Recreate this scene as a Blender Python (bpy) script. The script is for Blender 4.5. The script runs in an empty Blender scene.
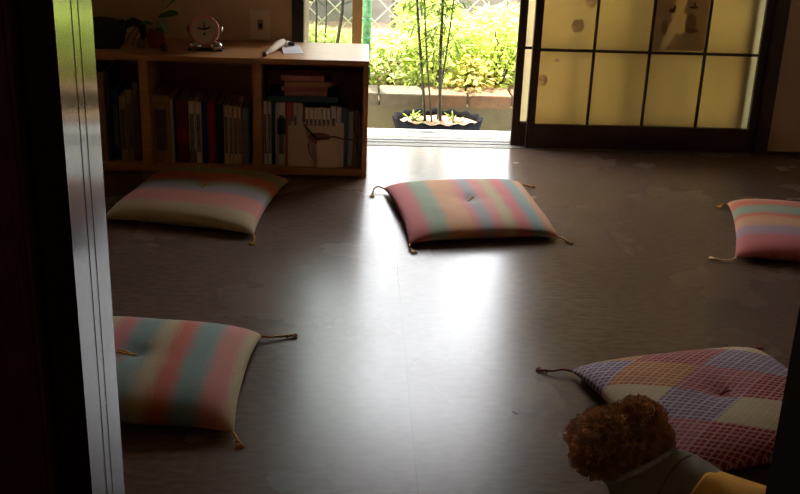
import bpy, bmesh, math, random
from mathutils import Vector, Matrix, noise
random.seed(7)
S = bpy.context.scene
COL = S.collection

# ------------------------------------------------------------------ helpers
def link(o, parent=None):
    COL.objects.link(o)
    if parent is not None: o.parent = parent
    return o
def tag(o, label=None, cat=None, group=None, kind=None):
    if label: o['label'] = label
    if cat: o['category'] = cat
    if group: o['group'] = group
    if kind: o['kind'] = kind
    return o
def empty(name, loc, label, cat, group=None, rz=0):
    o = bpy.data.objects.new(name, None); o.empty_display_size = .05
    o.location = loc; o.rotation_euler = (0, 0, rz)
    link(o); return tag(o, label, cat, group)
def clean(name):
    return name

class MB:
    """collects geometry in one mesh; every face carries a material slot"""
    def __init__(s): s.v = []; s.f = []; s.m = []; s.uv = {}
    def add(s, vs, fs, mi=0):
        b = len(s.v); s.v += [tuple(x) for x in vs]
        for f in fs: s.f.append(tuple(i + b for i in f)); s.m.append(mi)
        return b
    def box(s, a, b, mi=0, mtx=None):
        (x0, y0, z0), (x1, y1, z1) = a, b
        v = [Vector(p) for p in ((x0,y0,z0),(x1,y0,z0),(x1,y1,z0),(x0,y1,z0),(x0,y0,z1),(x1,y0,z1),(x1,y1,z1),(x0,y1,z1))]
        if mtx: v = [mtx @ p for p in v]
        s.add(v, [(0,3,2,1),(4,5,6,7),(0,1,5,4),(1,2,6,5),(2,3,7,6),(3,0,4,7)], mi); return s
    def tube(s, pts, rad, seg=8, mi=0, cap=True):
        pts = [Vector(p) for p in pts]; n = len(pts)
        if not isinstance(rad, (list, tuple)): rad = [rad] * n
        t0 = (pts[1] - pts[0]).normalized()
        up = Vector((0,0,1)) if abs(t0.z) < .9 else Vector((1,0,0))
        nx = t0.cross(up).normalized(); vs = []
        for i, p in enumerate(pts):
            t = (pts[min(i+1, n-1)] - pts[max(i-1, 0)]).normalized()
            nx = (nx - t * nx.dot(t)).normalized(); ny = t.cross(nx)
            for k in range(seg):
                a = 2 * math.pi * k / seg
                vs.append(p + (nx * math.cos(a) + ny * math.sin(a)) * rad[i])
        fs = [(i*seg+k, i*seg+(k+1) % seg, (i+1)*seg+(k+1) % seg, (i+1)*seg+k) for i in range(n-1) for k in range(seg)]
        if cap: fs += [tuple(range(seg-1, -1, -1)), tuple(range((n-1)*seg, n*seg))]
        s.add(vs, fs, mi); return s
    def ball(s, c, r, seg=12, rings=8, mi=0):
        if not isinstance(r, (list, tuple)): r = (r, r, r)
        vs = [(c[0], c[1], c[2] + r[2])]
        for i in range(1, rings):
            th = math.pi * i / rings
            for k in range(seg):
                a = 2*math.pi*k/seg
                vs.append((c[0]+r[0]*math.sin(th)*math.cos(a), c[1]+r[1]*math.sin(th)*math.sin(a), c[2]+r[2]*math.cos(th)))
        vs.append((c[0], c[1], c[2]-r[2])); L = len(vs)-1
        fs = [(0, 1+k, 1+(k+1) % seg) for k in range(seg)]
        for i in range(rings-2):
            for k in range(seg):
                a, b = 1+i*seg+k, 1+i*seg+(k+1) % seg
                fs.append((a, a+seg, b+seg, b))
        o = 1+(rings-2)*seg
        fs += [(L, o+(k+1) % seg, o+k) for k in range(seg)]
        s.add(vs, fs, mi); return s
    def lathe(s, prof, c=(0,0,0), seg=24, mi=0, sx=1, sy=1, mtx=None):
        vs = []
        for r, z in prof:
            for k in range(seg):
                a = 2*math.pi*k/seg
                p = Vector((r*math.cos(a)*sx, r*math.sin(a)*sy, z))
                if mtx: p = mtx @ p
                vs.append(p + Vector(c))
        n = len(prof)
        fs = [(i*seg+k, i*seg+(k+1) % seg, (i+1)*seg+(k+1) % seg, (i+1)*seg+k) for i in range(n-1) for k in range(seg)]
        fs += [tuple(range(seg-1, -1, -1)), tuple(range((n-1)*seg, n*seg))]
        s.add(vs, fs, mi); return s
    def build(s, name, mats, parent=None, smooth=False, bevel=0, loc=None, bseg=2):
        me = bpy.data.meshes.new(name); me.from_pydata(s.v, [], s.f)
        if not isinstance(mats, (list, tuple)): mats = [mats]
        for m in mats: me.materials.append(m)
        for p, mi in zip(me.polygons, s.m): p.material_index = mi; p.use_smooth = smooth
        me.update()
        if not smooth or bevel:
            bm = bmesh.new(); bm.from_mesh(me); bmesh.ops.recalc_face_normals(bm, faces=bm.faces)
            if bevel:
                bmesh.ops.bevel(bm, geom=list(bm.edges), offset=bevel, segments=bseg, affect='EDGES', clamp_overlap=True)
            bm.to_mesh(me); bm.free()
        o = bpy.data.objects.new(name, me); link(o, parent)
        if loc is not None: o.location = loc
        return o
def box(name, a, b, m, parent=None, bevel=0, loc=None):
    return MB().box(a, b).build(name, m, parent, bevel=bevel, loc=loc)
def struct(o): o['kind'] = 'structure'; return o

# ------------------------------------------------------------------ materials
def nt(name):
    m = bpy.data.materials.new(name); m.use_nodes = True
    t = m.node_tree; t.nodes.clear()
    return m, t.nodes, t.links
def principled(name, col, rough=.6, metal=0, var=.12, scale=20, bump=0, bscale=200, spec=.5, wood=False, coat=0, subs=0):
    m, N, L = nt(name)
    out = N.new('ShaderNodeOutputMaterial'); b = N.new('ShaderNodeBsdfPrincipled')
    L.new(b.outputs[0], out.inputs[0])
    b.inputs['Roughness'].default_value = rough; b.inputs['Metallic'].default_value = metal
    b.inputs['Specular IOR Level'].default_value = spec
    b.inputs['Coat Weight'].default_value = coat; b.inputs['Coat Roughness'].default_value = .15
    tc = N.new('ShaderNodeTexCoord'); mp = N.new('ShaderNodeMapping')
    L.new(tc.outputs['Object'], mp.inputs[0])
    if wood: mp.inputs['Scale'].default_value = wood
    nz = N.new('ShaderNodeTexNoise'); nz.inputs['Scale'].default_value = scale; nz.inputs['Detail'].default_value = 4
    L.new(mp.outputs[0], nz.inputs[0])
    cr = N.new('ShaderNodeValToRGB')
    cr.color_ramp.elements[0].position = .3; cr.color_ramp.elements[1].position = .7
    cr.color_ramp.elements[0].color = (*[c*(1-var) for c in col], 1)
    cr.color_ramp.elements[1].color = (*[min(1, c*(1+var)) for c in col], 1)
    L.new(nz.outputs['Fac'], cr.inputs[0]); L.new(cr.outputs[0], b.inputs['Base Color'])
    if bump:
        n2 = N.new('ShaderNodeTexNoise'); n2.inputs['Scale'].default_value = bscale
        L.new(tc.outputs['Object'], n2.inputs[0])
        bp = N.new('ShaderNodeBump'); bp.inputs['Strength'].default_value = bump; bp.inputs['Distance'].default_value = .002
        L.new(n2.outputs['Fac'], bp.inputs['Height']); L.new(bp.outputs[0], b.inputs['Normal'])
    return m
def translucent(name, col, trans=.5, col2=None, rough=.8, var=.15, scale=15):
    m, N, L = nt(name)
    out = N.new('ShaderNodeOutputMaterial'); d = N.new('ShaderNodeBsdfDiffuse'); t = N.new('ShaderNodeBsdfTranslucent')
    mx = N.new('ShaderNodeMixShader'); mx.inputs[0].default_value = trans
    tc = N.new('ShaderNodeTexCoord'); nz = N.new('ShaderNodeTexNoise'); nz.inputs['Scale'].default_value = scale
    L.new(tc.outputs['Object'], nz.inputs[0])
    cr = N.new('ShaderNodeValToRGB'); c2 = col2 or tuple(min(1, c*(1+var)) for c in col)
    cr.color_ramp.elements[0].position = .35; cr.color_ramp.elements[1].position = .65
    cr.color_ramp.elements[0].color = (*[c*(1-var) for c in col], 1); cr.color_ramp.elements[1].color = (*c2, 1)
    L.new(nz.outputs['Fac'], cr.inputs[0])
    L.new(cr.outputs[0], d.inputs[0]); L.new(cr.outputs[0], t.inputs[0])
    L.new(d.outputs[0], mx.inputs[1]); L.new(t.outputs[0], mx.inputs[2]); L.new(mx.outputs[0], out.inputs[0])
    return m
def mathn(N, L, op, a, b=None, c=None):
    n = N.new('ShaderNodeMath'); n.operation = op
    for i, x in enumerate((a, b, c)):
        if x is None: continue
        if isinstance(x, (int, float)): n.inputs[i].default_value = x
        else: L.new(x, n.inputs[i])
    return n.outputs[0]

M = {}
M['shelf'] = principled('shelf_wood', (.52, .26, .10), .45, var=.15, scale=6, wood=(1.5, 12, 12))
M['dark_wood'] = principled('dark_lacquered_wood', (.050, .022, .013), .38, var=.25, scale=8, wood=(14, 14, 1.5))
M['jamb_front'] = principled('door_jamb_brown', (.030, .013, .009), .75, var=.3, scale=6, wood=(20, 20, 1), spec=.15)
M['jamb_face'] = principled('polished_jamb_face', (.035, .030, .028), .13, var=.1, scale=6, wood=(20, 20, 1), spec=.5)
M['jamb_face'].node_tree.nodes['Principled BSDF'].inputs['IOR'].default_value = 1.16
M['wall'] = principled('beige_plaster', (.70, .53, .36), .9, var=.05, scale=3, bump=.3, bscale=250)
M['ceiling'] = principled('ceiling_board', (.60, .48, .34), .9, var=.06, scale=4)
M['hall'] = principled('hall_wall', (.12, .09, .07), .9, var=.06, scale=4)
M['sill_wood'] = principled('grey_sill_wood', (.15, .135, .115), .6, var=.1, scale=10, wood=(1, 20, 20))
M['groove'] = principled('groove_brown', (.16, .08, .04), .6)
M['alu'] = principled('aluminium', (.62, .62, .60), .35, metal=.7, var=.05)
M['dark_frame'] = principled('dark_window_frame', (.02, .022, .02), .4)
M['tan_stile'] = principled('tan_stile', (.42, .30, .13), .4)
M['green_post'] = principled('green_plastic', (.05, .19, .07), .3, var=.6, scale=40)
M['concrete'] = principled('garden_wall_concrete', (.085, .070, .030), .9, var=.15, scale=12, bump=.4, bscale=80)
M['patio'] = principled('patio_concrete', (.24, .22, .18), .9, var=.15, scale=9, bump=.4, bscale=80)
M['soil'] = principled('bed_soil', (.16, .11, .06), .95, var=.4, scale=30, bump=1, bscale=60)
M['litter'] = principled('pot_soil_litter', (.36, .21, .12), .95, var=.5, scale=60, bump=1, bscale=120)
M['bank'] = principled('grey_bank', (.13, .12, .10), .95, var=.35, scale=5, bump=1, bscale=20)
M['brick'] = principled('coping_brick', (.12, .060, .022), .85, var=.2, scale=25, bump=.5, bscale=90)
M['brick_shaded'] = principled('coping_brick_shaded', (.07, .053, .026), .85, var=.2, scale=25, bump=.5, bscale=90)  # shade on the left bricks put into a darker brick colour
M['mortar'] = principled('mortar', (.25, .2, .16), .9)
M['pot_black'] = principled('black_plastic', (.004, .004, .005), .9, spec=.1)
M['wire'] = principled('pale_fence_cord', (.42, .38, .32), .6)
M['bark'] = principled('dark_bark', (.05, .035, .02), .8, var=.3)
M['bamboo'] = principled('bamboo_culm', (.040, .034, .010), .8, var=.3, scale=30)
M['leaf_a'] = translucent('leaf_yellow_green', (.44, .55, .10), .5, (.68, .76, .24))
M['leaf_b'] = translucent('leaf_mid_green', (.33, .45, .08), .5, (.52, .62, .16))
M['leaf_c'] = translucent('leaf_pale', (.42, .52, .13), .45, (.62, .68, .28))
M['leaf_d'] = translucent('leaf_bamboo', (.09, .15, .03), .4, (.24, .30, .07))
M['leaf_tan'] = translucent('leaf_tan', (.50, .36, .12), .4, (.62, .52, .16))
M['leaf_dark'] = translucent('leaf_house_plant', (.06, .17, .045), .3, (.09, .26, .06))
M['leaf_grey'] = translucent('leaf_house_plant_pale', (.34, .46, .26), .4)
M['paper'] = translucent('shoji_paper', (.88, .775, .555), .70, (.91, .81, .60), scale=3, var=.03)
M['patch'] = translucent('mended_paper_patch', (.86, .79, .78), .74, scale=30)
M['chrome'] = principled('chrome', (.75, .75, .75), .12, metal=1, var=.02)
M['pink'] = principled('pink_plastic', (.85, .36, .35), .3, var=.04)
M['face'] = principled('clock_face', (.75, .60, .50), .4, var=.03)
M['black'] = principled('black_plastic_matt', (.012, .012, .013), .45)
M['bag'] = principled('black_cloth', (.030, .027, .022), .85, bump=.5, bscale=300)
M['bag_grey'] = principled('grey_cloth', (.26, .20, .17), .8)
M['pot_maroon'] = principled('maroon_glaze', (.24, .05, .05), .25)
M['card'] = principled('cream_card', (.74, .59, .44), .7, var=.05)
M['white_paper'] = principled('white_paper', (.72, .68, .68), .7, var=.04)
M['cream_cloth'] = principled('cream_cloth', (.62, .52, .38), .85, var=.1, bump=.5)
M['amber'] = principled('brown_tip', (.20, .09, .03), .5)
M['plate'] = principled('wall_plate', (.80, .68, .54), .45, var=.02)
M['pages'] = principled('book_pages', (.50, .42, .32), .85, var=.1, scale=80)
M['twig'] = principled('twig_brown', (.14, .05, .03), .6)
M['cord'] = principled('ochre_cord', (.72, .36, .08), .8, var=.2, scale=200)
M['cord_pale'] = principled('pale_ochre_cord', (.82, .55, .24), .8, var=.2, scale=200)
M['cord_red'] = principled('dark_red_cord', (.22, .03, .045), .8, var=.2, scale=200)
M['fur'] = principled('curly_brown_fur', (.66, .34, .15), .75, var=.35, scale=40)
M['skin'] = principled('dog_coat_base', (.07, .025, .010), .9, var=.2, bump=1, bscale=120)
M['nose'] = principled('dog_nose', (.01, .008, .008), .3)
M['shirt'] = principled('grey_dog_shirt', (.27, .235, .16), .9, var=.12, scale=60, bump=.5, bscale=400)
M['yellow'] = principled('yellow_cloth', (.85, .40, .003), .8, var=.1, bump=.5)
M['white_trim'] = principled('pale_lace', (.55, .53, .45), .85, var=.2, scale=90)

def glass():
    m, N, L = nt('window_glass')
    out = N.new('ShaderNodeOutputMaterial'); t = N.new('ShaderNodeBsdfTransparent'); g = N.new('ShaderNodeBsdfGlossy')
    g.inputs['Roughness'].default_value = .01; t.inputs[0].default_value = (.70, .74, .70, 1)
    fr = N.new('ShaderNodeFresnel'); fr.inputs[0].default_value = 1.45; mx = N.new('ShaderNodeMixShader')
    L.new(fr.outputs[0], mx.inputs[0]); L.new(t.outputs[0], mx.inputs[1]); L.new(g.outputs[0], mx.inputs[2]); L.new(mx.outputs[0], out.inputs[0])
    return m
M['glass'] = glass()

def floor_mat():
    m, N, L = nt('woven_vinyl_floor')
    out = N.new('ShaderNodeOutputMaterial'); b = N.new('ShaderNodeBsdfPrincipled'); L.new(b.outputs[0], out.inputs[0])
    tc = N.new('ShaderNodeTexCoord')
    mp = N.new('ShaderNodeMapping'); L.new(tc.outputs['Object'], mp.inputs[0])
    mp.inputs['Scale'].default_value = (24, 62, 1)
    br = N.new('ShaderNodeTexNoise'); br.inputs['Scale'].default_value = 1; br.inputs['Detail'].default_value = 1.5
    L.new(mp.outputs[0], br.inputs[0])
    wr = N.new('ShaderNodeValToRGB'); wr.color_ramp.elements[0].position = .36; wr.color_ramp.elements[1].position = .62
    wr.color_ramp.elements[0].color = (.170, .112, .080, 1); wr.color_ramp.elements[1].color = (.228, .151, .108, 1)
    L.new(br.outputs['Fac'], wr.inputs[0])
    nz = N.new('ShaderNodeTexNoise'); nz.inputs['Scale'].default_value = 2.2; nz.inputs['Detail'].default_value = 5
    L.new(tc.outputs['Object'], nz.inputs[0])
    mxc = N.new('ShaderNodeMixRGB'); mxc.blend_type = 'MULTIPLY'; mxc.inputs[0].default_value = .5
    L.new(wr.outputs[0], mxc.inputs[1]); L.new(nz.outputs['Fac'], mxc.inputs[2])
    sx = N.new('ShaderNodeSeparateXYZ'); L.new(tc.outputs['Object'], sx.inputs[0])
    seam = mathn(N, L, 'LESS_THAN', mathn(N, L, 'ABSOLUTE', mathn(N, L, 'SUBTRACT', mathn(N, L, 'FRACT', mathn(N, L, 'MULTIPLY_ADD', sx.outputs[0], 1/1.8, .5-.165/1.8)), .5)), .0006)
    ms = N.new('ShaderNodeMixRGB'); L.new(seam, ms.inputs[0]); L.new(mxc.outputs[0], ms.inputs[1]); ms.inputs[2].default_value = (.06, .04, .03, 1)
    L.new(ms.outputs[0], b.inputs['Base Color'])
    r = mathn(N, L, 'MULTIPLY_ADD', nz.outputs['Fac'], .12, .205)
    L.new(r, b.inputs['Roughness'])
    bp = N.new('ShaderNodeBump'); bp.inputs['Strength'].default_value = .08; bp.inputs['Distance'].default_value = .0012
    L.new(br.outputs['Fac'], bp.inputs['Height']); bp.invert = True
    L.new(bp.outputs[0], b.inputs['Normal'])
    b.inputs['Specular IOR Level'].default_value = .40
    return m
M['floor'] = floor_mat()

PAL = dict(rose=(.60, .17, .17), pink=(.62, .24, .20), red=(.62, .15, .09), peach=(.64, .33, .17), beige=(.50, .39, .22),
           sage=(.30, .36, .24), teal=(.22, .31, .28), grey=(.33, .31, .31), lav=(.42, .27, .31), green=(.28, .33, .17))
def stripe_mat(name, stops, axis=0):
    """woven cotton with soft edged stripes; stops = [(end position, palette name)...]"""
    m, N, L = nt(name)
    out = N.new('ShaderNodeOutputMaterial'); b = N.new('ShaderNodeBsdfPrincipled'); L.new(b.outputs[0], out.inputs[0])
    b.inputs['Roughness'].default_value = .85; b.inputs['Specular IOR Level'].default_value = .25
    b.inputs['Sheen Weight'].default_value = .15
    uv = N.new('ShaderNodeUVMap'); uv.uv_map = 'weave'; sp = N.new('ShaderNodeSeparateXYZ'); L.new(uv.outputs[0], sp.inputs[0])
    st, cr_ = sp.outputs[axis], sp.outputs[1-axis]
    cmb = N.new('ShaderNodeCombineXYZ'); L.new(mathn(N, L, 'MULTIPLY', st, 120), cmb.inputs[0]); L.new(mathn(N, L, 'MULTIPLY', cr_, 6), cmb.inputs[1])
    nz = N.new('ShaderNodeTexNoise'); nz.inputs['Scale'].default_value = 1; nz.inputs['Detail'].default_value = 3; L.new(cmb.outputs[0], nz.inputs[0])
    pos = mathn(N, L, 'MULTIPLY_ADD', mathn(N, L, 'SUBTRACT', nz.outputs['Fac'], .5), .09, st)
    ramp = N.new('ShaderNodeValToRGB'); ramp.color_ramp.interpolation = 'LINEAR'
    els = ramp.color_ramp.elements; pts = []; p0 = 0
    for e, c in stops:
        g_ = min(.028, (e-p0)*.36); pts += [(p0 + g_, PAL[c]), (e - g_, PAL[c])]; p0 = e
    els[0].position = pts[0][0]; els[0].color = (*pts[0][1], 1); els[1].position = pts[-1][0]; els[1].color = (*pts[-1][1], 1)
    for p, c in pts[1:-1]:
        x = els.new(p); x.color = (*c, 1)
    L.new(pos, ramp.inputs[0])
    # weave
    cm2 = N.new('ShaderNodeCombineXYZ'); L.new(mathn(N, L, 'MULTIPLY', st, 260), cm2.inputs[0]); L.new(mathn(N, L, 'MULTIPLY', cr_, 120), cm2.inputs[1])
    n2 = N.new('ShaderNodeTexNoise'); n2.inputs['Scale'].default_value = 1; n2.inputs['Detail'].default_value = 2; L.new(cm2.outputs[0], n2.inputs[0])
    g = mathn(N, L, 'MULTIPLY_ADD', n2.outputs['Fac'], 1.2, .40)
    hm = N.new('ShaderNodeVectorMath'); hm.operation = 'SCALE'; L.new(ramp.outputs[0], hm.inputs[0]); L.new(g, hm.inputs['Scale'])
    L.new(hm.outputs[0], b.inputs['Base Color'])
    bp = N.new('ShaderNodeBump'); bp.inputs['Strength'].default_value = .4; bp.inputs['Distance'].default_value = .001
    L.new(n2.outputs['Fac'], bp.inputs['Height']); L.new(bp.outputs[0], b.inputs['Normal'])
    return m
def patch_mat():
    m, N, L = nt('patchwork_print')
    out = N.new('ShaderNodeOutputMaterial'); b = N.new('ShaderNodeBsdfPrincipled'); L.new(b.outputs[0], out.inputs[0])
    b.inputs['Roughness'].default_value = .85; b.inputs['Specular IOR Level'].default_value = .25
    uv = N.new('ShaderNodeUVMap'); uv.uv_map = 'weave'; sp = N.new('ShaderNodeSeparateXYZ'); L.new(uv.outputs[0], sp.inputs[0])
    u, v = sp.outputs[0], sp.outputs[1]          # u: left to right, v: front (0) to back (1)
    w = mathn(N, L, 'SUBTRACT', 1, v)             # w: back to front
    p = mathn(N, L, 'MULTIPLY_ADD', u, -.55, w)      # rows of patches running down to the right
    q = mathn(N, L, 'MULTIPLY_ADD', u, .72, w)       # columns running up to the right
    pi_ = mathn(N, L, 'FLOOR', mathn(N, L, 'MULTIPLY_ADD', p, 1/.30, .03/.30))
    qi = mathn(N, L, 'FLOOR', mathn(N, L, 'MULTIPLY_ADD', q, 1/.335, -.31/.335))
    qi = mathn(N, L, 'MINIMUM', qi, 3)
    k_ = mathn(N, L, 'ADD', mathn(N, L, 'MULTIPLY', mathn(N, L, 'ADD', pi_, 2), 5), mathn(N, L, 'ADD', qi, 1))
    fr = mathn(N, L, 'MULTIPLY_ADD', k_, 1/30, .5/30)
    CELL = [3,3,3,3,3, 1,2,0,0,3, 0,1,4,2,2, 0,3,0,3,1, 2,4,4,2,0, 0,0,1,1,3]
    def ramp(cols):
        r = N.new('ShaderNodeValToRGB'); r.color_ramp.interpolation = 'CONSTANT'; e = r.color_ramp.elements
        e[1].position = 1; e[0].position = 0; e[0].color = (*cols[CELL[0]], 1); e[1].color = (*cols[3], 1)
        for i in range(1, 30):
            if CELL[i] == CELL[i-1]: continue
            x = e.new(i/30); x.color = (*cols[CELL[i]], 1)
        L.new(fr, r.inputs[0]); return r.outputs[0]
    ground = ramp([(.50, .40, .42), (.60, .36, .20), (.56, .27, .24), (.58, .46, .29), (.54, .30, .29)])
    motif = ramp([(.19, .12, .20), (.42, .14, .05), (.26, .018, .022), (.53, .41, .25), (.36, .08, .08)])
    def sq(x, f, t):
        return mathn(N, L, 'LESS_THAN', mathn(N, L, 'ABSOLUTE', mathn(N, L, 'SUBTRACT', mathn(N, L, 'FRACT', mathn(N, L, 'MULTIPLY', x, f)), .5)), t)
    F = 16.5
    k = mathn(N, L, 'MULTIPLY', mathn(N, L, 'MULTIPLY', sq(p, F, .41), sq(q, F, .41)), mathn(N, L, 'MULTIPLY', sq(p, 2*F, .40), sq(q, 2*F, .40)))
    mx = N.new('ShaderNodeMixRGB'); L.new(k, mx.inputs[0]); L.new(ground, mx.inputs[1]); L.new(motif, mx.inputs[2])
    nz = N.new('ShaderNodeTexNoise'); nz.inputs['Scale'].default_value = 7; nz.inputs['Detail'].default_value = 3; L.new(uv.outputs[0], nz.inputs[0])
    g = mathn(N, L, 'MULTIPLY_ADD', nz.outputs['Fac'], .4, .8)
    hm = N.new('ShaderNodeVectorMath'); hm.operation = 'SCALE'; L.new(mx.outputs[0], hm.inputs[0]); L.new(g, hm.inputs['Scale'])
    L.new(hm.outputs[0], b.inputs['Base Color'])
    return m
PATCH = (-.06, -.10, .37, .37)

# ------------------------------------------------------------------ setting
WY = 4.70            # face of the back wall left of the opening
struct(box('floor', (-2.0, 1.1, -.05), (2.7, 4.82, 0), M['floor']))
hallf = struct(box('floor', (-1.2, -1.4, -.05), (1.4, 1.1, 0), M['floor']))
struct(box('ceiling', (-2.0, .93, 2.3), (2.7, 4.9, 2.36), M['ceiling']))
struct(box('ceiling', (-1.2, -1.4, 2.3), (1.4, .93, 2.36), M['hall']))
struct(box('wall_left', (-2.08, .93, 0), (-2.0, 4.9, 2.36), M['wall']))
struct(box('wall_right', (2.7, .93, 0), (2.78, 4.9, 2.36), M['wall']))
w = MB(); w.box((-2.0, WY, 0), (-.255, 4.86, 2.3)); struct(w.build('wall_back', M['wall']))
w = MB(); w.box((1.920, 4.83, 0), (2.7, 4.95, 2.3)); struct(w.build('wall_back', M['wall']))
struct(box('wall_back', (-.255, WY, 2.02), (1.935, 4.86, 2.3), M['wall']))
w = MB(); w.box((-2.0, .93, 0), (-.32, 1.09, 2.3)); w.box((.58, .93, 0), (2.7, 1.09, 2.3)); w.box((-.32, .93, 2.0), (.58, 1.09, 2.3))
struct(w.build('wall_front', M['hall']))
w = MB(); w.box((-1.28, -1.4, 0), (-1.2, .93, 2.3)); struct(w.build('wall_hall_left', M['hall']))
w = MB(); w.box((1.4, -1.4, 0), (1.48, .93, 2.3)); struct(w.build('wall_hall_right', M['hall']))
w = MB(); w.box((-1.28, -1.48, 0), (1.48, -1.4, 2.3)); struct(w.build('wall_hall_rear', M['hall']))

# doorway the camera looks through: left jamb with a polished, grooved inner face; right jamb
def jamb_left():
    A, B = Vector((-.2485, .935)), Vector((-.2550, 1.10))
    d = (B - A); n = Vector((-d.y, d.x)).normalized()            # points into the post
    prof = [0, .37, .39, .41, .43, .55, .57, .59, .61, 1]
    dep = [0, 0, .0004, .0004, 0, 0, .0004, .0004, 0, 0]
    ring = [A + d*t + n*e for t, e in zip(prof, dep)]
    back = [B + Vector((-.07, .0)), A + Vector((-.078, 0))]
    pts = ring + back; k = len(pts)
    vs = [(p.x, p.y, 0) for p in pts] + [(p.x, p.y, 2.0) for p in pts]
    m = MB(); fs = [(i, (i+1) % k, k+(i+1) % k, k+i) for i in range(k)]
    m.add(vs, fs); m.m = [0 if i < len(ring)-1 else 1 for i in range(k)]
    m.f += [tuple(range(k-1, -1, -1)), tuple(range(k, 2*k))]; m.m += [1, 1]
    return m.build('door_1', [M['jamb_face'], M['jamb_front']])
j = struct(jamb_left())
tr = MB(); tr.box((-.47, .90, 0), (-.277, .934, 2.06)); tr.box((-.47, .90, 2.0), (.66, .93, 2.1))
struct(tr.build('trim_1', principled('reddish_frame', (.10, .03, .018), .6, wood=(20, 20, 1), var=.3, spec=.2), bevel=.004))
rj = MB(); rj.box((.502, .935, 0), (.58, 1.10, 2.0)); struct(rj.build('door_2', M['jamb_front'], bevel=.005))
struct(box('trim_2', (.53, .905, 0), (.66, .93, 2.0), principled('reddish_casing', (.16, .045, .025), .5, wood=(20, 20, 1), var=.3), bevel=.004))

# opening to the garden: threshold with grooves, pillars, window, glass doors
t = MB()
ys = [4.82, 4.868, 4.880, 4.912, 4.924, 4.955]
t.box((-.255, 4.82, -.05), (1.935, 4.955, -.004), 1)
t.box((-.255, ys[0], -.004), (1.935, ys[1], .002), 0); t.box((-.255, ys[2], -.004), (1.935, ys[3], .002), 0); t.box((-.255, ys[4], -.004), (1.935, ys[5], .002), 0)
struct(t.build('trim_3', [M['sill_wood'], M['groove']]))
t = MB(); t.box((-.255, 4.955, -.06), (1.935, 5.10, -.012)); t.box((-.255, 4.985, -.012), (1.935, 4.992, .002)); t.box((-.255, 5.03, -.012), (1.935, 5.037, .002)); t.box((-.255, 5.075, -.012), (1.935, 5.10, .004))
struct(t.build('trim_4', M['alu']))
struct(box('trim_5', (-.255, WY-.012, 0), (-.205, 4.86, 2.02), M['dark_frame'], bevel=.002))
struct(box('trim_6', (1.860, 4.81, 0), (1.920, 4.95, 2.0), M['dark_wood'], bevel=.003))
struct(box('trim_7', (-.255, 4.80, 1.72), (1.920, 5.10, 2.03), M['dark_wood']))
struct(box('baseboard_right', (1.920, 4.818, 0), (2.7, 4.83, .012), M['dark_wood']))

def glass_panel(name, x0, x1, y, label_parts=True):
    r = struct(MB().box((x0+.04, y-.003, .07), (x1-.04, y+.003, 1.74)).build(name, M['glass']))
    struct(box('window_frame', (x0, y-.014, .004), (x0+.04, y+.014, 1.78), M['alu'], r))
    struct(box('window_frame', (x1-.045, y-.016, .004), (x1, y+.016, 1.78), M['tan_stile'] if name == 'window_1' else M['alu'], r))
    struct(box('window_frame', (x0+.04, y-.014, .004), (x1-.045, y+.014, .07), M['alu'], r))
    struct(box('window_frame', (x0+.04, y-.014, 1.74), (x1-.045, y+.014, 1.78), M['alu'], r))
    return r
glass_panel('window_1', -.235, .045, 5.01)
glass_panel('window_2', .775, 1.38, 5.055)
glass_panel('window_3', 1.30, 1.93, 5.01)

# shoji: two sliding paper panels, one behind the other
def shoji(x0, x1, y, bars, label, art=False):
    r = empty('shoji_screen', (x0, y, 0), label, 'sliding screen', 'paper screens beside the doorway')
    W = x1 - x0; zr = [.452, .785, 1.118, 1.451]
    def P(name, a, b, m, bev=.0015): return box(name, a, b, m, r, bevel=bev)
    P('stile', (0, -.014, .0), (.036, .014, 1.775), M['dark_wood']); P('stile', (W-.036, -.014, 0), (W, .014, 1.775), M['dark_wood'])
    P('bottom_rail', (.036, -.013, 0), (W-.036, .013, .112), M['dark_wood']); P('top_rail', (.036, -.013, 1.72), (W-.036, .013, 1.775), M['dark_wood'])
    for z in zr: P('lattice_bar', (.036, -.011, z-.0055), (W-.036, .005, z+.0055), M['dark_wood'], .001)
    for b in bars: P('lattice_bar', (b-x0-.0055, -.010, .112), (b-x0+.0055, .006, 1.72), M['dark_wood'], .001)
    p = MB().box((.03, .0065, .105), (W-.03, .0072, 1.725)).build('paper', M['paper'], r)
    return r
front = shoji(.802, 1.860, 4.846, (1.079, 1.330, 1.580), 'paper sliding screen with dark lattice and a brown picture in one pane, nearest the room', True)
rear = shoji(.738, 1.800, 4.881, (1.000, 1.250, 1.500), 'second paper screen behind the lattice one, showing a cream strip by the doorway')
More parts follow.
